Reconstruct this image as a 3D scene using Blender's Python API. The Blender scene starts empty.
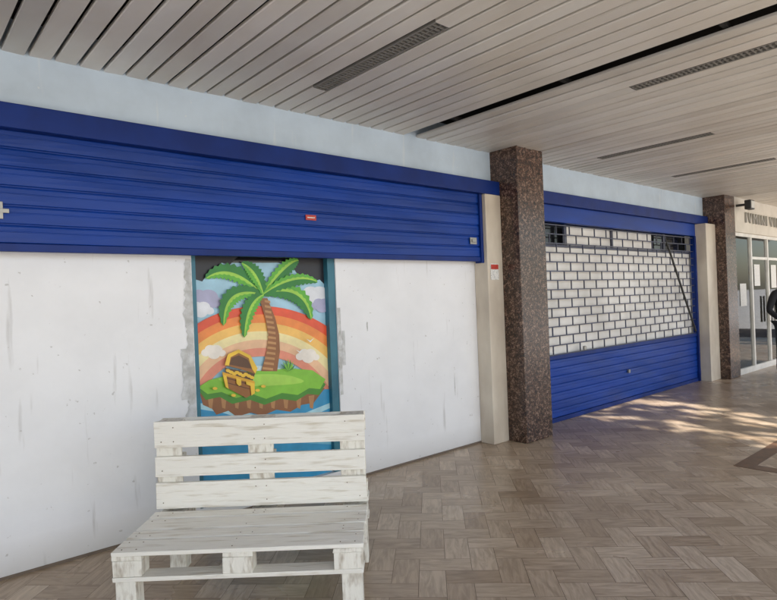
import bpy, math, random
from mathutils import Vector, Matrix
random.seed(7)
C = bpy.context.scene.collection

# ---------------------------------------------------------------- materials
def newmat(name):
    m = bpy.data.materials.new(name); m.use_nodes = True
    nt = m.node_tree
    return m, nt, nt.nodes['Principled BSDF']

def pmat(name, c1, c2=None, scale=5, rough=.6, bump=0, bscale=40, metallic=0, stretch=(1,1,1),
         lo=.35, hi=.65, rvar=0.0, detail=4, spec=.5):
    m, nt, b = newmat(name)
    N, L = nt.nodes, nt.links
    if c2 is None: c2 = tuple(v*.85 for v in c1)
    tc = N.new('ShaderNodeTexCoord'); mp = N.new('ShaderNodeMapping')
    mp.inputs['Scale'].default_value = stretch
    L.new(tc.outputs['Object'], mp.inputs['Vector'])
    n = N.new('ShaderNodeTexNoise'); n.inputs['Scale'].default_value = scale; n.inputs['Detail'].default_value = detail
    L.new(mp.outputs[0], n.inputs['Vector'])
    r = N.new('ShaderNodeValToRGB')
    r.color_ramp.elements[0].position = lo; r.color_ramp.elements[1].position = hi
    r.color_ramp.elements[0].color = (*c2, 1); r.color_ramp.elements[1].color = (*c1, 1)
    L.new(n.outputs['Fac'], r.inputs[0]); L.new(r.outputs[0], b.inputs['Base Color'])
    b.inputs['Roughness'].default_value = rough; b.inputs['Metallic'].default_value = metallic
    b.inputs['Specular IOR Level'].default_value = spec
    if rvar:
        mr = N.new('ShaderNodeMapRange'); mr.inputs[3].default_value = rough-rvar; mr.inputs[4].default_value = rough+rvar
        L.new(n.outputs['Fac'], mr.inputs[0]); L.new(mr.outputs[0], b.inputs['Roughness'])
    if bump:
        n2 = N.new('ShaderNodeTexNoise'); n2.inputs['Scale'].default_value = bscale; n2.inputs['Detail'].default_value = 4
        L.new(mp.outputs[0], n2.inputs['Vector'])
        bp = N.new('ShaderNodeBump'); bp.inputs['Strength'].default_value = bump; bp.inputs['Distance'].default_value = .01
        L.new(n2.outputs['Fac'], bp.inputs['Height']); L.new(bp.outputs[0], b.inputs['Normal'])
    return m

def wallmat(name, c, dirt, bandtop=.22, lowk=.93):
    m, nt, b = newmat(name); N, L = nt.nodes, nt.links
    g = N.new('ShaderNodeNewGeometry'); sp = N.new('ShaderNodeSeparateXYZ'); L.new(g.outputs['Position'], sp.inputs[0])
    n = N.new('ShaderNodeTexNoise'); n.inputs['Scale'].default_value = 2.2; n.inputs['Detail'].default_value = 6; n.inputs['Roughness'].default_value=.6
    L.new(g.outputs['Position'], n.inputs['Vector'])
    r = N.new('ShaderNodeValToRGB'); e = r.color_ramp.elements
    e[0].position=.3; e[0].color=(*[v*lowk for v in c],1); e[1].position=.62; e[1].color=(*c,1)
    L.new(n.outputs['Fac'], r.inputs[0])
    mp = N.new('ShaderNodeMapping'); mp.inputs['Scale'].default_value=(9,9,.9); L.new(g.outputs['Position'], mp.inputs[0])
    n3 = N.new('ShaderNodeTexNoise'); n3.inputs['Scale'].default_value=1.6; n3.inputs['Detail'].default_value=8; L.new(mp.outputs[0], n3.inputs['Vector'])
    r3 = N.new('ShaderNodeValToRGB'); r3.color_ramp.elements[0].position=.64; r3.color_ramp.elements[1].position=.73
    r3.color_ramp.elements[0].color=(0,0,0,1); r3.color_ramp.elements[1].color=(.36,.36,.36,1)
    L.new(n3.outputs['Fac'], r3.inputs[0])
    mx = N.new('ShaderNodeMixRGB'); L.new(r3.outputs[0], mx.inputs[0]); L.new(r.outputs[0], mx.inputs[1]); mx.inputs[2].default_value=(*dirt,1)
    n4 = N.new('ShaderNodeTexNoise'); n4.inputs['Scale'].default_value=24; n4.inputs['Detail'].default_value=3; L.new(g.outputs['Position'], n4.inputs['Vector'])
    r4 = N.new('ShaderNodeValToRGB'); r4.color_ramp.elements[0].position=.715; r4.color_ramp.elements[1].position=.745
    r4.color_ramp.elements[0].color=(0,0,0,1); r4.color_ramp.elements[1].color=(.5,.5,.5,1); L.new(n4.outputs['Fac'], r4.inputs[0])
    mx3 = N.new('ShaderNodeMixRGB'); L.new(r4.outputs[0], mx3.inputs[0]); L.new(mx.outputs[0], mx3.inputs[1]); mx3.inputs[2].default_value=(*dirt,1)
    mr = N.new('ShaderNodeMapRange'); mr.inputs[1].default_value=0; mr.inputs[2].default_value=bandtop; mr.inputs[3].default_value=.9; mr.inputs[4].default_value=0
    L.new(sp.outputs['Z'], mr.inputs[0])
    mu = N.new('ShaderNodeMath'); mu.operation='MULTIPLY'; L.new(mr.outputs[0], mu.inputs[0]); L.new(n.outputs['Fac'], mu.inputs[1])
    mx2 = N.new('ShaderNodeMixRGB'); L.new(mu.outputs[0], mx2.inputs[0]); L.new(mx3.outputs[0], mx2.inputs[1]); mx2.inputs[2].default_value=(*dirt,1)
    L.new(mx2.outputs[0], b.inputs['Base Color']); b.inputs['Roughness'].default_value=.7
    n2 = N.new('ShaderNodeTexNoise'); n2.inputs['Scale'].default_value=9; n2.inputs['Detail'].default_value=5; L.new(g.outputs['Position'], n2.inputs['Vector'])
    bp = N.new('ShaderNodeBump'); bp.inputs['Strength'].default_value=.35; bp.inputs['Distance'].default_value=.01
    L.new(n2.outputs['Fac'], bp.inputs['Height']); L.new(bp.outputs[0], b.inputs['Normal'])
    return m

def tintmat(name, dark, light, uvscale, rough, vein, metallic=0):
    m, nt, b = newmat(name); N, L = nt.nodes, nt.links
    at = N.new('ShaderNodeAttribute'); at.attribute_name='tint'
    uv = N.new('ShaderNodeUVMap'); uv.uv_map='UVMap'
    mp = N.new('ShaderNodeMapping'); mp.inputs['Scale'].default_value=(*uvscale,1); L.new(uv.outputs[0], mp.inputs[0])
    n = N.new('ShaderNodeTexNoise'); n.inputs['Scale'].default_value=1; n.inputs['Detail'].default_value=6; n.inputs['Roughness'].default_value=.62
    n.inputs['Distortion'].default_value=.8
    L.new(mp.outputs[0], n.inputs['Vector'])
    r = N.new('ShaderNodeMixRGB'); r.inputs[1].default_value=(*dark,1); r.inputs[2].default_value=(*light,1); L.new(at.outputs['Fac'], r.inputs[0])
    vr = N.new('ShaderNodeValToRGB'); vr.color_ramp.elements[0].position=.36; vr.color_ramp.elements[1].position=.62
    vr.color_ramp.elements[0].color=(vein,vein*.96,vein*.92,1); vr.color_ramp.elements[1].color=(1,1,1,1); L.new(n.outputs['Fac'], vr.inputs[0])
    mu = N.new('ShaderNodeMixRGB'); mu.blend_type='MULTIPLY'; mu.inputs[0].default_value=1; L.new(r.outputs[0], mu.inputs[1]); L.new(vr.outputs[0], mu.inputs[2])
    g = N.new('ShaderNodeNewGeometry'); nb = N.new('ShaderNodeTexNoise'); nb.inputs['Scale'].default_value=1.1; nb.inputs['Detail'].default_value=4
    L.new(g.outputs['Position'], nb.inputs['Vector'])
    rb = N.new('ShaderNodeValToRGB'); rb.color_ramp.elements[0].position=.3; rb.color_ramp.elements[1].position=.6
    rb.color_ramp.elements[0].color=(.84,.83,.82,1); rb.color_ramp.elements[1].color=(1,1,1,1); L.new(nb.outputs['Fac'], rb.inputs[0])
    m2 = N.new('ShaderNodeMixRGB'); m2.blend_type='MULTIPLY'; m2.inputs[0].default_value=1; L.new(mu.outputs[0], m2.inputs[1]); L.new(rb.outputs[0], m2.inputs[2])
    L.new(m2.outputs[0], b.inputs['Base Color']); b.inputs['Metallic'].default_value=metallic
    mr = N.new('ShaderNodeMapRange'); mr.inputs[3].default_value=rough+.12; mr.inputs[4].default_value=rough-.08
    L.new(nb.outputs['Fac'], mr.inputs[0]); L.new(mr.outputs[0], b.inputs['Roughness'])
    return m

def granite(name):
    m, nt, b = newmat(name); N, L = nt.nodes, nt.links
    tc = N.new('ShaderNodeTexCoord')
    v = N.new('ShaderNodeTexVoronoi'); v.inputs['Scale'].default_value=100; L.new(tc.outputs['Object'], v.inputs['Vector'])
    n = N.new('ShaderNodeTexNoise'); n.inputs['Scale'].default_value=26; n.inputs['Detail'].default_value=6; L.new(tc.outputs['Object'], n.inputs['Vector'])
    sp = N.new('ShaderNodeSeparateColor'); L.new(v.outputs['Color'], sp.inputs[0])
    ad = N.new('ShaderNodeMath'); ad.operation='MULTIPLY_ADD'; ad.inputs[1].default_value=.45; L.new(sp.outputs[0], ad.inputs[0]); L.new(n.outputs['Fac'], ad.inputs[2])
    r = N.new('ShaderNodeValToRGB')
    e = r.color_ramp.elements; e[0].position=.45; e[0].color=(.016,.009,.007,1); e[1].position=1.0; e[1].color=(.24,.155,.115,1)
    k=e.new(.66); k.color=(.05,.027,.019,1); k=e.new(.84); k.color=(.105,.058,.04,1)
    L.new(ad.outputs[0], r.inputs[0]); L.new(r.outputs[0], b.inputs['Base Color']); b.inputs['Roughness'].default_value=.25
    return m

M = {}
M['white'] = wallmat('white_plaster', (.85,.855,.88), (.36,.34,.32))
M['band'] = wallmat('pale_blue_plaster', (.54,.65,.76), (.74,.76,.76), bandtop=.01, lowk=.84)
M['blue'] = pmat('blue_enamel', (.004,.045,.30), (.003,.032,.21), scale=2.4, rough=.42, bump=.10, bscale=9, rvar=.08, spec=.3, stretch=(.5,1,2))
M['blue2'] = pmat('blue_lintel_paint', (.003,.026,.185), (.002,.018,.135), scale=4, rough=.48, bump=.1, bscale=20, spec=.28)
M['granite'] = granite('brown_granite')
M['cream'] = pmat('cream_marble', (.68,.61,.51), (.52,.45,.37), scale=3.5, rough=.4, bump=.05, stretch=(1,1,.5))
M['slat'] = tintmat('ceiling_slat_enamel', (.60,.575,.53), (.76,.735,.69), (.5,2), .36, .94, .12)
M['plenum'] = pmat('plenum_dark', (.012,.011,.010), rough=.9)
M['tile'] = tintmat('marble_tile', (.40,.29,.195), (.66,.53,.40), (5,30), .27, .68)
M['grout'] = pmat('grout', (.17,.13,.10), rough=.8, scale=20)
M['inlay'] = pmat('dark_brown_stone', (.16,.085,.05), (.10,.055,.035), scale=12, rough=.3)
M['paint'] = pmat('worn_white_wood_paint', (.86,.83,.76), (.60,.54,.44), scale=2.2, rough=.6, bump=.5, bscale=3.2, stretch=(2.0,22,22), lo=.29, hi=.46, detail=8)
M['paint_v'] = pmat('worn_white_wood_end', (.83,.80,.72), (.50,.44,.36), scale=3, rough=.65, bump=.5, bscale=4, stretch=(14,14,4), lo=.30, hi=.52)
M['screw'] = pmat('rusty_nail', (.16,.09,.05), rough=.6)
M['teal'] = pmat('teal_frame_paint', (.03,.17,.24), (.02,.12,.18), rough=.4)
M['darkglass'] = pmat('dark_glass', (.012,.013,.016), rough=.12)
M['greyplaster'] = pmat('bare_grey_plaster', (.46,.46,.45), (.68,.69,.70), scale=16, rough=.85, bump=.6, bscale=30)
M['grille'] = pmat('grille_bars_paint', (.035,.045,.10), (.06,.06,.08), rough=.45)
M['backing'] = pmat('white_backing_sheet', (.82,.80,.77), (.64,.62,.59), scale=1.8, rough=.7)
M['warmwall'] = pmat('warm_interior_wall', (.88,.83,.71), (.80,.74,.60), scale=1.5, rough=.7)
M['metal'] = pmat('grey_metal', (.35,.34,.32), rough=.4, metallic=.6)
M['dmetal'] = pmat('dark_metal', (.05,.05,.05), rough=.5, metallic=.3)
M['vent'] = pmat('vent_metal', (.20,.19,.17), rough=.5)
M['red'] = pmat('red_sticker', (.55,.05,.03), (.4,.04,.03), scale=60, rough=.5)
M['paper'] = pmat('paper', (.78,.77,.74), (.55,.55,.55), scale=70, rough=.7, lo=.42, hi=.5)
M['beige'] = pmat('beige_render', (.70,.66,.59), (.62,.58,.51), rough=.7, bump=.1)
M['letter'] = pmat('sign_letter_grey', (.44,.43,.40), rough=.5)
M['whiteframe'] = pmat('white_aluminium', (.78,.76,.72), rough=.4)
M['pave'] = pmat('street_paving', (.62,.60,.57), (.52,.50,.47), scale=3, rough=.85, bump=.2)
M['bark'] = pmat('bark', (.16,.12,.09), (.09,.07,.05), scale=9, rough=.9, bump=.6, bscale=18)
M['lamp'] = pmat('lamp_glass', (.75,.75,.72), rough=.2)
M['skin'] = pmat('skin', (.52,.30,.21), (.47,.27,.19), rough=.5)
M['cloth'] = pmat('dark_jacket', (.012,.013,.018), rough=.8, bump=.3)
M['trouser'] = pmat('dark_trousers', (.02,.024,.035), rough=.85)
M['hair'] = pmat('dark_hair', (.02,.013,.009), rough=.6, bump=.5, bscale=90)
def leafmat():
    m, nt, b = newmat('leaf')
    oi = nt.nodes.new('ShaderNodeAttribute'); oi.attribute_name='tint'
    r = nt.nodes.new('ShaderNodeMixRGB'); r.inputs[1].default_value=(.035,.07,.015,1); r.inputs[2].default_value=(.10,.16,.04,1)
    nt.links.new(oi.outputs['Fac'], r.inputs[0]); nt.links.new(r.outputs[0], b.inputs['Base Color']); b.inputs['Roughness'].default_value=.6
    return m
M['leaf'] = leafmat()
def glassmat():
    m = bpy.data.materials.new('shop_glass'); m.use_nodes=True; nt=m.node_tree; nt.nodes.clear()
    o=nt.nodes.new('ShaderNodeOutputMaterial'); mx=nt.nodes.new('ShaderNodeMixShader'); t=nt.nodes.new('ShaderNodeBsdfTransparent'); g=nt.nodes.new('ShaderNodeBsdfGlossy')
    f=nt.nodes.new('ShaderNodeFresnel'); f.inputs[0].default_value=1.5
    g.inputs['Roughness'].default_value=.02; t.inputs[0].default_value=(.95,.96,.95,1)
    nt.links.new(f.outputs[0], mx.inputs[0]); nt.links.new(t.outputs[0], mx.inputs[1]); nt.links.new(g.outputs[0], mx.inputs[2]); nt.links.new(mx.outputs[0], o.inputs[0])
    return m
M['glass'] = glassmat()

# ---------------------------------------------------------------- mesh helpers
def empty(name, loc=(0,0,0), rotz=0):
    e = bpy.data.objects.new(name, None); C.objects.link(e); e.location=loc; e.rotation_euler=(0,0,rotz); return e

def meshobj(name, verts, faces, mats, parent=None, fm=None, smooth=False):
    me = bpy.data.meshes.new(name); me.from_pydata(verts, [], faces)
    if not isinstance(mats,(list,tuple)): mats=[mats]
    for m in mats: me.materials.append(m)
    if fm: me.polygons.foreach_set('material_index', fm)
    if smooth: me.polygons.foreach_set('use_smooth',[True]*len(me.polygons))
    me.update()
    o = bpy.data.objects.new(name, me); C.objects.link(o)
    if parent: o.parent=parent
    return o

BF = [(0,3,2,1),(4,5,6,7),(0,1,5,4),(1,2,6,5),(2,3,7,6),(3,0,4,7)]
def boxv(x0,x1,y0,y1,z0,z1):
    return [(x0,y0,z0),(x1,y0,z0),(x1,y1,z0),(x0,y1,z0),(x0,y0,z1),(x1,y0,z1),(x1,y1,z1),(x0,y1,z1)]
def boxes(name, lst, mat, parent=None, bevel=0):
    v=[];f=[]
    for b in lst:
        k=len(v); v+=boxv(*b); f+=[tuple(i+k for i in q) for q in BF]
    o=meshobj(name,v,f,mat,parent)
    if bevel:
        md=o.modifiers.new('bev','BEVEL'); md.width=bevel; md.segments=2; md.limit_method='ANGLE'
    return o
def box(name,x0,x1,y0,y1,z0,z1,mat,parent=None,bevel=0): return boxes(name,[(x0,x1,y0,y1,z0,z1)],mat,parent,bevel)

def settint(o, vals):
    me=o.data; ca=me.color_attributes.new('tint','FLOAT_COLOR','CORNER')
    for p,v in zip(me.polygons,vals):
        for li in p.loop_indices: ca.data[li].color=(v,v,v,1)

# ---------------------------------------------------------------- ground + tiled floor
meshobj('ground',[(-300,-300,-.14),(300,-300,-.14),(300,300,-.14),(-300,300,-.14)],[(0,1,2,3)],M['pave'])
fl = empty('tiled_floor')
box('floor_slab',-6,24,-1.2,9,-.139,-.003,M['grout'],fl)
box('kerb_edge',-6,24,-1.35,-1.2,-.139,.0,M['cream'],fl,.01)
W=.15; v=[];f=[];tint=[];uvs=[]
c45=math.cos(math.radians(45)); s45=math.sin(math.radians(45))
for i in range(-90,150):
    for j in range(-130,110):
        k=(i-j)%4
        if k==0: w,h,hor=2,1,True
        elif k==3: w,h,hor=1,2,False
        else: continue
        cx=(i+w/2)*W; cy=(j+h/2)*W
        X=cx*c45-cy*s45+6; Y=cx*s45+cy*c45+1.5
        if X<-3 or X>20 or Y<-1.05 or Y>4.45: continue
        g=.0012
        pts=[(i*W+g,j*W+g),((i+w)*W-g,j*W+g),((i+w)*W-g,(j+h)*W-g),(i*W+g,(j+h)*W-g)]
        n=len(v); ro=random.uniform(0,50); rv=random.uniform(0,50)
        for (a,b_) in pts:
            v.append((a*c45-b_*s45+6,a*s45+b_*c45+1.5,0))
            la,lb=(a-i*W,b_-j*W) if hor else (b_-j*W,a-i*W)
            uvs.append((la+ro,lb+rv))
        f.append((n,n+1,n+2,n+3)); tint.append(min(1,max(0,random.gauss(.5 if hor else .42,.22))))
o=meshobj('marble_tiles',v,f,M['tile'],fl)
uvl=o.data.uv_layers.new(name='UVMap')
for p in o.data.polygons:
    for li,vi in zip(p.loop_indices,p.vertices): uvl.data[li].uv=uvs[vi]
settint(o,tint)
boxes('floor_inlay',[(5.55,8.2,1.78,1.92,-.002,.003),(5.55,5.69,.1,1.78,-.002,.003),(8.06,8.2,.1,1.78,-.002,.003)],M['inlay'],fl)

# ---------------------------------------------------------------- building
bd = empty('arcade_building')
WY=4.11
OX0,OX1=1.71,2.98
boxes('shop_wall',[(-6,OX0,WY,WY+.2,0,2.75),(OX1,5.2,WY,WY+.2,0,2.75),(OX0,OX1,WY,WY+.2,0,.1)],M['white'],bd)
box('opening_header',OX0,OX1,WY+.001,WY+.2,2.25,2.75,M['white'],bd)
box('upper_band',-6,10.75,4.05,4.30,2.752,3.3,M['band'],bd)
box('blue_lintel',-6,5.05,3.93,4.049,2.62,2.765,M['blue2'],bd,.008)
boxes('second_lintel',[(5.52,10.75,3.97,4.12,2.62,2.765)],M['blue2'],bd,.008)
box('second_lintel_face',5.52,10.35,4.03,4.12,2.42,2.619,M['blue'],bd,.004)
boxes('cream_pilaster',[(4.80,5.05,3.93,4.109,0,2.619)],M['cream'],bd,.006)
boxes('cream_pilaster_far',[(10.35,10.75,3.86,4.109,0,2.619)],M['cream'],bd,.006)
boxes('granite_column',[(5.05,5.52,3.70,4.11,0,3.25)],M['granite'],bd,.008)
boxes('granite_column_far',[(10.75,11.2,3.70,4.2,0,3.25)],M['granite'],bd,.008)
box('upper_storeys',-8,24,.62,12,3.36,10,M['beige'],bd)
box('rear_wall',-6,24,8,8.2,0,3.3,M['beige'],bd)
box('plenum',-8,24,.75,8,3.30,3.34,M['plenum'],bd)
box('fascia_edge',-8,24,.62,.70,3.10,3.359,M['beige'],bd)
boxes('outer_pillars',[(-4.6,-4.2,.75,1.1,0,3.09),(17.4,17.8,.75,1.1,0,3.09)],M['granite'],bd,.01)
box('wall_behind_shop2',5.2,10.75,4.42,4.55,0,3.3,M['plenum'],bd)
def rough_patch(name,x0,x1,z0,z1,jit=.014,n=70,dy=.003):
    rd=random.Random(name); walk=0; L=[]
    for i in range(n+1):
        walk=walk*.8+rd.uniform(-1,1)*jit*.7
        L.append((x0+walk, z0+(z1-z0)*i/n))
    Rr=[(x1+rd.uniform(-1,1)*jit*.12, z0+(z1-z0)*i/n) for i in range(n+1)]
    vv=[];ff=[]
    for (a,b),(c,d) in zip(L,Rr): vv+=[(min(a,c-.004),WY-dy,b),(c,WY-dy,d)]
    for i in range(n): ff.append((2*i,2*i+1,2*i+3,2*i+2))
    meshobj(name,vv,ff,M['greyplaster'],bd)
rough_patch('plaster_patch_left',1.650,1.706,.60,1.90,.018)
rough_patch('plaster_patch_lower',1.605,1.660,.90,1.26,.012,20,.0045)
rough_patch('plaster_patch_right',2.984,3.014,.75,1.5,.006)
rough_patch('plaster_patch_small',3.022,3.052,1.0,1.30,.009,20,.0045)
rough_patch('plaster_scar',3.30,3.312,1.28,1.36,.004,10)
rough_patch('plaster_scar',4.42,4.428,.55,.78,.003,14)
boxes('wall_base_joint',[(-6,4.80,WY-.006,WY-.001,.0,.018)],M['grout'],bd)

# ---------------------------------------------------------------- ceiling
cl = empty('slatted_ceiling'); pitch=.140
v=[];f=[];tint=[];uvs=[]
x0c=2.47-pitch*40; x=x0c; n=0
grX=[2.47,4.39,6.38,8.32]
def snap(xx): return round((xx-x0c)/pitch)
gr={snap(g):g for g in grX}
missing={snap(3.85)}
def slat(xa,xb,ya,yb):
    k=len(v); dz=random.uniform(-.003,.003); tw=random.uniform(-.002,.002)
    lip=.006; z0=3.10+dz
    prof=[(xa,z0+.022),(xa,z0+lip),(xa+lip,z0+tw),(xb-lip,z0-tw),(xb,z0+lip),(xb,z0+.022)]
    t=min(1,max(0,random.gauss(.5,.25))); ro=random.uniform(0,40)
    for (px,pz) in prof:
        v.append((px,ya,pz)); uvs.append((ya+ro,px-xa+ro))
        v.append((px,yb,pz)); uvs.append((yb+ro,px-xa+ro))
    for q in range(5):
        f.append((k+2*q,k+2*q+1,k+2*q+3,k+2*q+2)); tint.append(t)
while x<18:
    i=n
    xa=x-pitch/2+.0105; xb=x+pitch/2-.0105
    if i in missing:
        pass
    elif i in gr:
        ga,gb=2.28,3.51
        if abs(gr[i]-4.39)<.01: ga,gb=.9,2.14
        slat(xa,xb,.72,ga); slat(xa,xb,gb,4.05)
        vv=[(xa,xa+.012,ga,gb,3.10,3.118),(xb-.012,xb,ga,gb,3.10,3.118)]
        y=ga
        while y<gb:
            vv.append((xa+.012,xb-.012,y,y+.010,3.102,3.115)); y+=.034
        vv.append(((xa+xb)/2-.004,(xa+xb)/2+.004,ga,gb,3.1025,3.1145))
        boxes('air_grille',vv,M['vent'],cl)
    else: slat(xa,xb,.72,4.05)
    x+=pitch; n+=1
o=meshobj('slats',v,f,M['slat'],cl)
uvl=o.data.uv_layers.new(name='UVMap')
for p in o.data.polygons:
    for li,vi in zip(p.loop_indices,p.vertices): uvl.data[li].uv=uvs[vi]
settint(o,tint)
boxes('carrier_rails',[(-3,18,yy,yy+.03,3.13,3.16) for yy in (1.3,2.4,3.5)],M['plenum'],cl)

# ---------------------------------------------------------------- roller shutters
def shutter(name, x0,x1,ybase,z0,z1,pitch,mat,parent,depth=.010):
    prof=[]; z=z0
    while z<z1-1e-4:
        h=min(pitch,z1-z)
        for (t,d) in [(0,depth),(.05,depth),(.07,-.001),(.10,-.003),(.3,-.0036),(.60,-.0030),(.62,-.0006),(.65,-.0006),(.67,-.0030),(.88,-.0022),(.94,.001),(.98,.006)]:
            prof.append((ybase+d, z+h*t))
        z+=pitch
    prof.append((ybase+depth,z1))
    nx=40; v=[];f=[]
    for i in range(nx+1):
        xx=x0+(x1-x0)*i/nx
        for k,(yy,zz) in enumerate(prof):
            w=.0020*math.sin(xx*3.1+zz*17)+.0014*math.sin(xx*7.7+zz*31)
            s=.0035*math.sin(xx*1.3+1.1)*(1 if z0>1 else 0)
            v.append((xx,yy+w,zz+s))
    P=len(prof)
    for i in range(nx):
        for k in range(P-1):
            a=i*P+k; f.append((a,a+P,a+P+1,a+1))
    return meshobj(name,v,f,mat,parent)
s1=empty('roller_shutter')
shutter('slat_curtain',-6,4.79,4.00,1.955,2.63,.112,M['blue'],s1)
boxes('bottom_rail',[(-6,4.79,3.985,4.03,1.915,1.962)],M['blue2'],s1,.004)
box('guide_rail',4.76,4.798,3.97,4.06,1.9,2.62,M['blue2'],s1,.003)
boxes('lock_plate',[(4.60,4.70,3.978,3.984,2.09,2.16),(4.62,4.68,3.965,3.978,2.11,2.14)],M['metal'],s1,.002)
boxes('lock_plate_rusty',[(.53,.56,3.982,3.988,2.10,2.20),(.50,.59,3.981,3.987,2.135,2.16)],M['metal'],s1,.002)
box('red_sticker',2.62,2.72,3.988,3.992,2.22,2.262,M['red'],s1)
box('sticker_print',2.635,2.705,3.9865,3.9875,2.237,2.245,M['paper'],s1)
s2=empty('grille_shutter')
shutter('lower_curtain',5.53,10.345,4.06,0.05,.76,.10,M['blue'],s2)
boxes('lower_rails',[(5.53,10.345,4.045,4.09,0.0,.052),(5.53,10.345,4.045,4.09,.755,.80)],M['blue2'],s2,.003)
bars=[]; rh=.113; bw=.30
rows=int(round((2.40-.80)/rh))
for r in range(rows+1):
    zz=.80+r*rh
    bars.append((5.53,10.34,4.055,4.073,zz,zz+.013))
    if r<rows:
        xx=5.53+(bw/2 if r%2 else 0)
        while xx<10.33:
            bars.append((xx,xx+.011,4.058,4.071,zz+.0131,zz+rh-.0001)); xx+=bw
boxes('lattice_bars',bars,M['grille'],s2)
boxes('backing_sheet',[(5.53,10.34,4.13,4.14,.8,2.14),(6.62,8.95,4.128,4.138,2.142,2.40)],M['backing'],s2)
boxes('transom_glass',[(5.53,10.34,4.20,4.21,2.10,2.5)],M['darkglass'],s2)
boxes('transom_frame',[(5.53,10.34,4.10,4.125,2.125,2.155),(6.52,6.58,4.10,4.125,2.156,2.41),(9.3,9.36,4.10,4.125,2.156,2.41),(7.7,7.74,4.10,4.125,2.156,2.41)],M['grille'],s2)
boxes('padlock',[(6.75,6.80,4.01,4.04,.82,.87),(7.9,7.94,4.02,4.05,.4,.45)],M['metal'],s2,.006)
box('side_guide',10.30,10.349,4.02,4.10,0,2.42,M['blue2'],s2,.002)
def cyl(name,p0,p1,r0,r1,mat,parent=None,seg=14):
    p0=Vector(p0);p1=Vector(p1);d=(p1-p0).normalized(); a=d.orthogonal().normalized(); b=d.cross(a)
    v=[];f=[]
    for p,r in ((p0,r0),(p1,r1)):
        for i in range(seg):
            t=2*math.pi*i/seg; v.append(tuple(p+a*math.cos(t)*r+b*math.sin(t)*r))
    for i in range(seg): f.append((i,(i+1)%seg,(i+1)%seg+seg,i+seg))
    f.append(tuple(range(seg))[::-1]); f.append(tuple(range(seg,2*seg)))
    return meshobj(name,v,f,mat,parent)
pl=empty('shutter_pole')
cyl('rod',(9.28,4.03,2.25),(10.22,4.03,.84),.016,.016,M['dmetal'],pl)
cyl('hook',(9.28,4.03,2.25),(9.22,4.02,2.30),.012,.008,M['dmetal'],pl)
nt_=empty('pilaster_notice')
box('sheet',4.84,4.97,3.924,3.928,1.72,1.89,M['paper'],nt_)
box('red_header',4.845,4.965,3.9215,3.9235,1.83,1.88,M['red'],nt_)

# ---------------------------------------------------------------- door opening with the poster
dr=empty('door_opening')
boxes('teal_frame',[(OX0+.0,OX0+.035,WY+.01,WY+.09,.1,2.249),(OX1-.075,OX1-.001,WY+.01,WY+.09,.1,2.249)],M['teal'],dr,.003)
box('dark_pane',OX0+.036,OX1-.076,WY+.075,WY+.085,.1,2.249,M['darkglass'],dr)
po=empty('island_mural_poster')
flat={}
def fm_(key,c):
    if key not in flat:
        flat[key]=pmat('print_'+key,c,tuple(x*.84 for x in c),scale=9,rough=.38)
    return flat[key]
layer=[0]
def art(x,y):
    p=(x-194)/144.0; q=.848*p+.152*p*p
    return (1.71+1.27*q, 1.55-(y-(307.5-5.5*p))/(139.5-23*p))
LS=.0005
def poly(name,pts,key,c,same=False):
    if not same: layer[0]+=1
    yy=WY+.070-LS*layer[0]
    P=[art(*p) for p in pts]
    v=[(a,yy,b) for a,b in P]
    return meshobj(name,v,[tuple(range(len(v)))],fm_(key,c),po)
def clipx(x): return min(333,max(197.5,x))
poly('sky',[(197.5,262),(333,262),(329,545),(197.5,540)],'sky',(.40,.66,.82))
def blob(cx,cy,rx,ry,n=26,lob=5,amp=.12,ph=0):
    return [(clipx(cx+rx*(1+amp*math.sin(lob*t+ph))*math.cos(t)), cy+ry*(1+amp*math.sin(lob*t+ph))*math.sin(t)) for t in [2*math.pi*i/n for i in range(n)]]
poly('glass_corner_l',[(197.5,250),(250,250),(236,264),(228,262),(222,270),(214,273),(208,281),(202,279),(197.5,284)],'backglass',(.012,.012,.02))  # near-black shapes drawn for the dark pane behind the cloud-shaped poster top
poly('glass_corner_r',[(296,250),(333,250),(333,286),(326,279),(318,282),(312,274),(305,276),(300,268)],'backglass',(.012,.012,.02),True)
def puff(cx,cy,s,key,c):
    for k,(dx,dy,r) in enumerate([(-1,.2,.55),(-.4,-.3,.7),(.35,-.25,.75),(1,.25,.5),(0,.35,.8)]):
        poly('cloud_puff',blob(cx+dx*s,cy+dy*s*.8,r*s,r*s*.85,n=20,amp=0),key,c)
puff(209,300,13,'cloud',(.46,.46,.66)); puff(205,309,9,'cloud2',(.82,.84,.90))
puff(321,296,12,'cloud2',(.82,.84,.90)); puff(327,305,8,'cloud',(.46,.46,.66))
cols=[('r0',(.84,.10,.04)),('r1',(.93,.28,.06)),('r2',(.95,.56,.14)),('r3',(.93,.80,.42)),('r4',(.90,.56,.34)),('r5',(.84,.30,.20))]
R0=116; dw=8.5
layer[0]+=1
for bi,(k,c) in enumerate(cols):
    ro=R0-bi*dw; ri=ro-dw
    vv=[];ff=[]
    yy=WY+.070-LS*layer[0]
    N_=160
    for i in range(N_+1):
        t=math.pi*i/N_
        for rr in (ro,ri):
            px=264-rr*math.cos(t)*1.02; py=422-rr*math.sin(t)
            X,Z=art(min(333,max(197.5,px)),py); vv.append((X,yy,Z))
    for i in range(N_):
        t=math.pi*(i+.5)/N_; px=264-(ro-dw/2)*math.cos(t)*1.02
        if 196<px<334: ff.append((2*i,2*i+1,2*i+3,2*i+2))
    meshobj('rainbow_band',vv,ff,fm_(k,c),po)
poly('inner_sky',blob(264,405,50,38,lob=3,amp=.02),'sky2',(.68,.83,.86))
puff(216,352,8,'cloud3',(.93,.86,.78)); puff(310,356,8,'cloud3',(.93,.86,.78))
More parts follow.
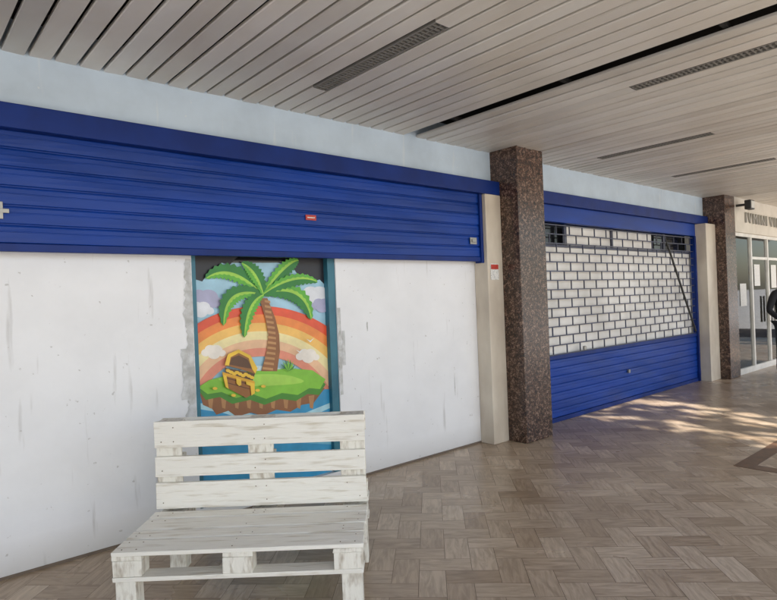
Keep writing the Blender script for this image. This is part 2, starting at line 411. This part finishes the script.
poly('sea',[(197.5,392),(333,390),(329,545),(197.5,540)],'sea',(.04,.33,.60))
poly('wave1',[(197.5,404),(225,407),(260,418),(300,416),(333,403),(333,408),(300,423),(258,425),(222,414),(197.5,410)],'foam',(.45,.74,.84))
poly('wave2',[(197.5,440),(250,436),(333,441),(333,446),(250,442),(197.5,447)],'foam2',(.20,.55,.74),True)
poly('cliff',[(200,393),(203,406),(212,410),(216,416),(228,412),(236,418),(250,414),(262,417),(276,411),(290,413),(302,406),(314,404),(326,389)],'cliff',(.30,.12,.045))
for cx in (208,221,234,246,258,270,283,296,309):
    poly('cliff_facet',[(cx,397),(cx+6,396),(cx+4,410),(cx+1,409)],'cliff2',(.50,.25,.10),cx!=208)
poly('grass_shadow',[(199,391),(206,401),(220,398),(232,405),(250,401),(264,406),(280,400),(296,402),(308,395),(320,396),(327,385),(318,376),(220,380)],'grassd',(.07,.28,.03))
poly('grass_top',[(199,388),(208,395),(222,393),(236,399),(252,395),(266,400),(282,394),(298,396),(310,389),(321,390),(327,380),(314,371),(292,369),(270,371),(250,372),(228,376),(210,381)],'grass',(.25,.60,.05))
poly('grass_light',blob(262,381,42,6,lob=4,amp=.06),'grassl',(.42,.74,.10))
tr=[(270,372,8),(275,352,6.5),(276,335,5.5),(273,318,5),(267,298,4)]
Lp=[(x-w,y) for x,y,w in tr]; Rp=[(x+w,y) for x,y,w in tr]
poly('palm_trunk',Lp+Rp[::-1],'trunk',(.31,.12,.04))
for i in range(14):
    t=i/13; y=370-t*68; x=270+6.5*math.sin(min(1,t*1.25)*math.pi*.75)-3*t; w=6.5-3*t
    poly('trunk_ring',[(x-w,y),(x+w*.6,y+1.2),(x+w*.6,y-1.2),(x-w,y-2.4)],'trunk2',(.54,.28,.11),i!=0)
def frond(b,c,t,w):
    L1=[];L2=[];mid=[];N_=22
    for i in range(N_+1):
        s=i/N_
        x=(1-s)**2*b[0]+2*s*(1-s)*c[0]+s*s*t[0]; y=(1-s)**2*b[1]+2*s*(1-s)*c[1]+s*s*t[1]
        dx=2*(1-s)*(c[0]-b[0])+2*s*(t[0]-c[0]); dy=2*(1-s)*(c[1]-b[1])+2*s*(t[1]-c[1]); l=math.hypot(dx,dy) or 1
        ww=w*(math.sin(math.pi*min(1,s*.93+.05))**.7)*(1 if i%2 else .72)
        if i==N_: ww=0
        mid.append((x,y)); L1.append((x-dy/l*ww,y+dx/l*ww)); L2.append((x+dy/l*ww,y-dx/l*ww))
    poly('frond_edge',mid+L1[::-1],'fr_d',(.02,.22,.03))
    poly('frond_body',mid+L2[::-1],'fr_l',(.11,.45,.035))
    N2=[(m[0]+(a[0]-m[0])*.4,m[1]+(a[1]-m[1])*.4) for m,a in zip(mid,L2)]
    poly('frond_shine',mid+N2[::-1],'fr_s',(.36,.66,.07))
cr=(267,294)
frond(cr,(235,258),(210,278),9.5); frond(cr,(292,262),(304,260),8)
frond(cr,(226,282),(226,326),9); frond(cr,(308,282),(314,320),9.5)
frond(cr,(248,300),(246,338),8); frond(cr,(262,268),(246,262),8); frond(cr,(300,272),(322,282),7)
for a in range(9):
    t=math.radians(195+a*19); poly('tuft',[(288,372),(290+9*math.cos(t)-2,371+12*math.sin(t)),(292,372)],'grassd' if a%2 else 'grass',(.25,.60,.05))
def ch(P): return [(239+(x-238)*1.2, 374+(y-372)*1.15+ (x-238)*.12) for x,y in P]
G=(.92,.58,.05)
poly('chest_body',ch([(224,372),(246,377),(250,388),(243,393),(226,385)]),'chest',(.33,.13,.03))
for q in (376.5,380.5): poly('chest_plank',ch([(226,q),(246,q+4),(246,q+4.7),(226,q+.7)]),'plankline',(.10,.035,.012),q>377)
poly('chest_inside',ch([(226,368),(251,371),(249,377),(227,373)]),'lid',(.12,.05,.02))
for k in range(9):
    poly('treasure',ch(blob(229+k*2.4,370.5+(k%3)*.8+k*.3,2.0,1.5,n=10,amp=0)),'gold',G)
poly('chest_gold',ch([(224,372),(250,377.5),(250.5,380),(224,375)]),'gold2',(.80,.42,.03))
poly('chest_lid',ch([(226,366),(229,356),(238,352),(248,356),(253,366),(251,371),(238,368)]),'chest',(.33,.13,.03))
poly('lid_inner',ch([(230,365),(232,359),(238,356),(245,359),(249,367),(238,366)]),'lid',(.12,.05,.02))
poly('lid_trim',ch([(226,366),(229,356),(231.5,357),(229.5,366)]),'gold',G)
poly('lid_trim',ch([(248,356),(253,366),(251,371),(248.5,367),(246,358)]),'gold',G)
poly('lid_arch',ch([(229,356),(238,351),(248,355.5),(246.5,358),(238,354),(231,358.5)]),'gold',G)
poly('chest_trim',ch([(224,374),(227,375),(228.5,386.5),(226,385)]),'gold',G)
poly('chest_trim',ch([(243,378),(250,379.5),(250,388),(247,390.5),(246.5,382),(243,381)]),'gold',G)
poly('chest_lock',ch([(235,376),(239,377),(239,382),(237,383),(235,381)]),'gold',G)
for cx,cy in ((214,389),(262,387),(232,396),(256,391)):
    poly('coin',blob(cx,cy,2.4,1.5,n=10,amp=0),'gold',G,cx!=214)
for (x,y) in ((300,352),(311,341)):
    poly('bird',[(x-4,y-2),(x,y),(x+4,y-3),(x,y+1.6)],'foamw',(.9,.92,.93),x!=300)

# ---------------------------------------------------------------- far shop entrance
sh=empty('glazed_shopfront')
box('fascia',11.2,24,3.70,3.9,2.50,3.25,M['beige'],sh,.004)
fr=[(11.2,24,3.74,3.80,2.44,2.499),(11.2,24,3.74,3.80,0,.10)]
xs=[11.22,12.05,12.95,13.85,15.2,16.6,18,20,22]
for a in xs: fr.append((a,a+.055,3.735,3.805,.101,2.439))
fr.append((12.106,13.849,3.742,3.798,2.04,2.09)) 
boxes('white_frames',fr,M['whiteframe'],sh,.003)
boxes('glass_panes',[(11.2,24,3.765,3.771,.1,2.44)],M['glass'],sh)
boxes('door_handles',[(12.86,12.89,3.66,3.69,.85,1.35),(13.03,13.06,3.66,3.69,.85,1.35)],M['metal'],sh,.005)
boxes('interior',[(11.2,24,4.05,4.15,0,3.2)],M['warmwall'],sh)
boxes('interior_floor',[(11.2,24,3.81,4.049,-.001,.012)],M['cream'],sh)
boxes('interior_shelving',[(12.3,13.2,3.92,4.045,.7,.74),(12.3,13.2,3.92,4.045,1.2,1.24),(12.26,12.3,3.92,4.045,.013,1.9),(13.2,13.24,3.92,4.045,.013,1.9),(14.4,14.46,4.0,4.045,.013,2.2),(15.4,15.46,4.0,4.045,.013,2.2)],M['beige'],sh,.003)
boxes('paper_signs',[(12.25,12.55,3.758,3.762,1.55,1.95),(13.2,13.5,3.758,3.762,1.5,1.95),(11.5,11.8,3.758,3.762,1.2,1.6)],M['paper'],sh)
tx=bpy.data.curves.new('letters','FONT'); tx.body='I V M I N I  V I L L I'; tx.size=.27; tx.extrude=.012
to=bpy.data.objects.new('sign_letters',tx); C.objects.link(to); to.rotation_euler=(math.pi/2,0,0); to.location=(11.65,3.68,2.68); tx.materials.append(M['letter']); to.parent=sh
fl2=empty('floodlight')
box('bracket',11.26,11.28,3.55,3.70,2.93,2.97,M['dmetal'],fl2)
box('housing',11.20,11.40,3.45,3.55,2.86,3.02,M['dmetal'],fl2,.012)
box('lens',11.22,11.38,3.444,3.449,2.88,3.0,M['lamp'],fl2)

# ---------------------------------------------------------------- pallet bench
be=empty('pallet_bench',(1.253,2.608,0),math.radians(-41))
def plank(name,x0,x1,y0,y1,z0,z1,mat=None):
    j=lambda a: random.uniform(-a,a)
    cx,cy,cz=(x0+x1)/2,(y0+y1)/2,(z0+z1)/2
    o=box(name,x0-cx,x1-cx,y0-cy,y1-cy,z0-cz,z1-cz,mat or M['paint'],be,.0035)
    o.location=(cx,cy,cz)
    me=o.data
    for vv in me.vertices:
        vv.co.x+=j(.003); vv.co.y+=j(.0025); vv.co.z+=j(.0012)
    return o
for key in ('paint','paint_v'):
    nt=M[key].node_tree; tc=[n for n in nt.nodes if n.type=='TEX_COORD'][0]; mp=[n for n in nt.nodes if n.type=='MAPPING'][0]
    oi=nt.nodes.new('ShaderNodeObjectInfo'); ad=nt.nodes.new('ShaderNodeVectorMath'); ad.operation='ADD'
    ml=nt.nodes.new('ShaderNodeMath'); ml.operation='MULTIPLY'; ml.inputs[1].default_value=37.0
    nt.links.new(oi.outputs['Random'],ml.inputs[0]); nt.links.new(tc.outputs['Object'],ad.inputs[0]); nt.links.new(ml.outputs[0],ad.inputs[1]); nt.links.new(ad.outputs[0],mp.inputs['Vector'])
ys=[(0,.145),(.163,.262),(.282,.425),(.445,.540),(.655,.80)]
for i,(a,b) in enumerate(ys): plank('seat_board',-.60+random.uniform(-.004,.004),.60+random.uniform(-.004,.004),a,b,.379,.400)
for i,(a,b) in enumerate([(-.598,-.455),(-.072,.072),(.455,.598)]):
    plank('cross_board',a,b,.003,.797,.3565,.3785,M['paint_v'])
    for (c,d) in [(.004,.10),(.35,.45),(.70,.796)]: plank('block',a+.002,b-.002,c,d,.279,.356,M['paint_v'])
for (a,b) in [(.002,.10),(.35,.45),(.70,.798)]: plank('bottom_board',-.599,.599,a,b,.257,.2785)
for xx in (-.59,.49):
    for yy in (.012,.69): plank('leg',xx,xx+.10,yy,yy+.09,0,.2565,M['paint_v'])
BY=.560
for (a,b) in [(.755,.905),(.590,.705),(.408,.555)]: plank('back_board',-.601,.600,BY,BY+.022,a,b)
for (a,b) in [(-.598,-.455),(-.072,.072),(.455,.598)]:
    plank('back_upright',a,b,BY+.0245,BY+.0465,.405,.902,M['paint_v'])
    for (c,d) in [(.404,.50),(.60,.70),(.80,.90)]: plank('back_block',a+.003,b-.003,BY+.049,BY+.122,c,d,M['paint_v'])
for (a,b) in [(.79,.90),(.404,.50)]: plank('rear_board',-.60,.60,BY+.1245,BY+.1465,a,b)
nv=[];
for (xs_) in (-.56,-.49,-.03,.03,.49,.56):
    for (a,b) in [(.755,.905),(.590,.705),(.408,.555)]:
        for zz in (a+.035,b-.035):
            if random.random()<.5: nv.append((xs_-.0025,xs_+.0025,BY-.0035,BY+.001,zz-.0025,zz+.0025))
    for (a,b) in ys:
        for yy in (a+.03,b-.03):
            if random.random()<.5: nv.append((xs_-.0025,xs_+.0025,yy-.0025,yy+.0025,.3995,.4020))
boxes('nail_heads',nv,M['screw'],be)

# ---------------------------------------------------------------- person at the far shopfront
pe=empty('standing_person',(11.38,3.05,0),math.radians(-41))
def skin(name,verts,edges,rad,mat,sub=2):
    me=bpy.data.meshes.new(name); me.from_pydata(verts,edges,[]); me.materials.append(mat)
    o=bpy.data.objects.new(name,me); C.objects.link(o); o.parent=pe
    md=o.modifiers.new('skin','SKIN'); md.use_smooth_shade=True
    for i,r_ in enumerate(rad):
        sv=me.skin_vertices[0].data[i]; sv.radius=(r_,r_) if not isinstance(r_,tuple) else r_
        sv.use_root=(i==0)
    s=o.modifiers.new('sub','SUBSURF'); s.levels=sub; s.render_levels=sub
    return o
V=[(0,0,.96),(0,0,1.12),(0,.01,1.30),(0,.01,1.43),(0,0,1.50),
   (-.18,0,1.41),(-.27,.02,1.13),(-.19,-.16,.98),(.18,0,1.41),(.26,.03,1.14),(.22,-.10,.92)]
E=[(0,1),(1,2),(2,3),(3,4),(3,5),(5,6),(6,7),(3,8),(8,9),(9,10)]
skin('jacket',V,E,[(.17,.12),(.165,.115),(.18,.125),(.12,.09),(.06,.06),.07,.052,.04,.07,.052,.04],M['cloth'])
V=[(0,0,.95),(-.09,0,.88),(-.11,-.01,.50),(-.12,.02,.10),(.09,0,.88),(.11,-.01,.50),(.13,.02,.10)]
skin('trousers',V,[(0,1),(1,2),(2,3),(0,4),(4,5),(5,6)],[(.15,.11),.095,.07,.052,.095,.07,.052],M['trouser'])
for sx in (-1,1): skin('shoe',[(sx*.125,.05,.05),(sx*.13,-.06,.045),(sx*.14,-.17,.035)],[(0,1),(1,2)],[.045,.045,.033],M['cloth'])
skin('head',[(0,0,1.50),(0,-.005,1.56),(0,-.02,1.62),(0,-.01,1.70)],[(0,1),(1,2),(2,3)],[.052,.055,(.075,.088),(.078,.092)],M['skin'])
skin('nose',[(0,-.10,1.66),(0,-.125,1.63)],[(0,1)],[.009,.014],M['skin'],1)
skin('mouth',[(-.022,-.098,1.595),(0,-.104,1.595),(.022,-.098,1.595)],[(0,1),(1,2)],[.004,.006,.004],M['red'],1)
for sx in (-1,1):
    skin('eye',[(sx*.03-.008,-.1,1.665),(sx*.03+.008,-.1,1.665)],[(0,1)],[.007,.007],M['hair'],1)
    skin('ear',[(sx*.08,0,1.67),(sx*.085,.005,1.62)],[(0,1)],[.016,.011],M['skin'],1)
skin('hair',[(0,.045,1.62),(0,.035,1.70),(0,.0,1.765),(0,-.05,1.765)],[(0,1),(1,2),(2,3)],[.07,.085,.07,.045],M['hair'])
for sx,wx in ((-1,(-.19,-.16,.98)),(1,(.22,-.10,.92))):
    w=Vector(wx); d=Vector((.02*-sx,-.05,-.075)).normalized(); side=Vector((0,-.8,.5)).normalized()
    palm=w+d*.08
    skin('palm',[tuple(w),tuple(w+d*.04),tuple(palm)],[(0,1),(1,2)],[(.024,.03)]*3,M['skin'],1)
    for k,ln in enumerate((.07,.08,.075,.06)):
        b_=palm+side*(k-1.5)*.019; m1=b_+d*ln*.5; e1=m1+d*ln*.35+Vector((-sx*.018,0,0))
        skin('finger',[tuple(b_),tuple(m1),tuple(e1)],[(0,1),(1,2)],[.009,.0085,.007],M['skin'],1)
    t0=w+d*.035+side*.025; t1=t0+d*.03+side*.025; t2=t1+d*.03
    skin('thumb',[tuple(t0),tuple(t1),tuple(t2)],[(0,1),(1,2)],[.011,.010,.008],M['skin'],1)

# ---------------------------------------------------------------- street trees (outside, throw the dappled shade)
def tree(cx,cy,rx,n,seed,z0=4.9,z1=9.2,ry=1.9,ls=.17,trunk=True):
    rd=random.Random(seed); T=empty('street_tree'); cz=(z0+z1)/2; rz=(z1-z0)/2
    if trunk:
        cyl('trunk',(cx,cy,-.14),(cx+.1,cy,z0+.3),.2,.14,M['bark'],T)
        for k in range(6):
            a=rd.uniform(0,6.28); cyl('limb',(cx+.1,cy,z0+.1),(cx+math.cos(a)*rx*.6,cy+math.sin(a)*ry*.6,cz+rd.uniform(-.3,1.2)),.09,.03,M['bark'],T,8)
    v=[];f=[];ti=[]
    for i in range(n):
        while True:
            a,b,c=rd.uniform(-1,1),rd.uniform(-1,1),rd.uniform(-1,1)
            lim=1+.12*math.sin(7*a+seed)+.1*math.sin(9*c+seed*2)
            if abs(a)**3.5+abs(b)**3+abs(c)**3.5<lim: break
        p=Vector((cx+a*rx,cy+b*ry,cz+c*rz)); u=Vector((rd.gauss(0,1),rd.gauss(0,1),rd.gauss(0,1))).normalized(); w=u.orthogonal().normalized()
        s=ls*rd.uniform(.6,1.3); k=len(v)
        v+= [tuple(p-u*s),tuple(p+w*s*.55),tuple(p+u*s),tuple(p-w*s*.55)]; f.append((k,k+1,k+2,k+3)); ti.append(rd.random())
    o=meshobj('crown',v,f,M['leaf'],T); settint(o,ti)
tree(2.0,-5,3.2,10000,1)
tree(-4.3,-5,3.2,6000,2)
tree(9.75,-5,2.7,7500,3)
tree(20.5,-5,3.3,4000,4)
tree(6.0,-5.4,1.1,200,5,z0=5.2,z1=9.1,ry=1.0,ls=.22)

# ---------------------------------------------------------------- light, sky
el=math.radians(42); S=Vector((-.15,-1,0)).normalized()*math.cos(el)+Vector((0,0,math.sin(el)))
sun=bpy.data.lights.new('sun','SUN'); sun.energy=11.5; sun.angle=math.radians(.6); sun.color=(1,.95,.87)
so=bpy.data.objects.new('sun',sun); C.objects.link(so); so.rotation_euler=S.to_track_quat('Z','Y').to_euler()
w=bpy.data.worlds.new('World'); bpy.context.scene.world=w; w.use_nodes=True
bg=w.node_tree.nodes['Background']; sk=w.node_tree.nodes.new('ShaderNodeTexSky'); sk.sky_type='NISHITA'; sk.sun_disc=False
sk.sun_elevation=el; sk.sun_rotation=math.radians(188.5); sk.air_density=1.0; sk.dust_density=1.5
w.node_tree.links.new(sk.outputs[0],bg.inputs[0]); bg.inputs[1].default_value=.31
vs=bpy.context.scene.view_settings; vs.view_transform='Standard'; vs.look='None'; vs.exposure=0

# ---------------------------------------------------------------- camera
cam=bpy.data.cameras.new('camera'); cam.lens=27.24; cam.sensor_width=36; cam.clip_end=1000; cam.clip_start=.05
co=bpy.data.objects.new('camera',cam); C.objects.link(co)
an=math.radians(49); th=math.radians(2.2)
F=Vector((math.cos(an),math.sin(an),0)); R=Vector((math.sin(an),-math.cos(an),0)); U=Vector((0,0,1))
Rc=R*math.cos(th)-U*math.sin(th); Uc=R*math.sin(th)+U*math.cos(th)
mt=Matrix((Rc,Uc,-F)).transposed().to_4x4(); mt.translation=Vector((0,0,1.55)); co.matrix_world=mt
bpy.context.scene.camera=co
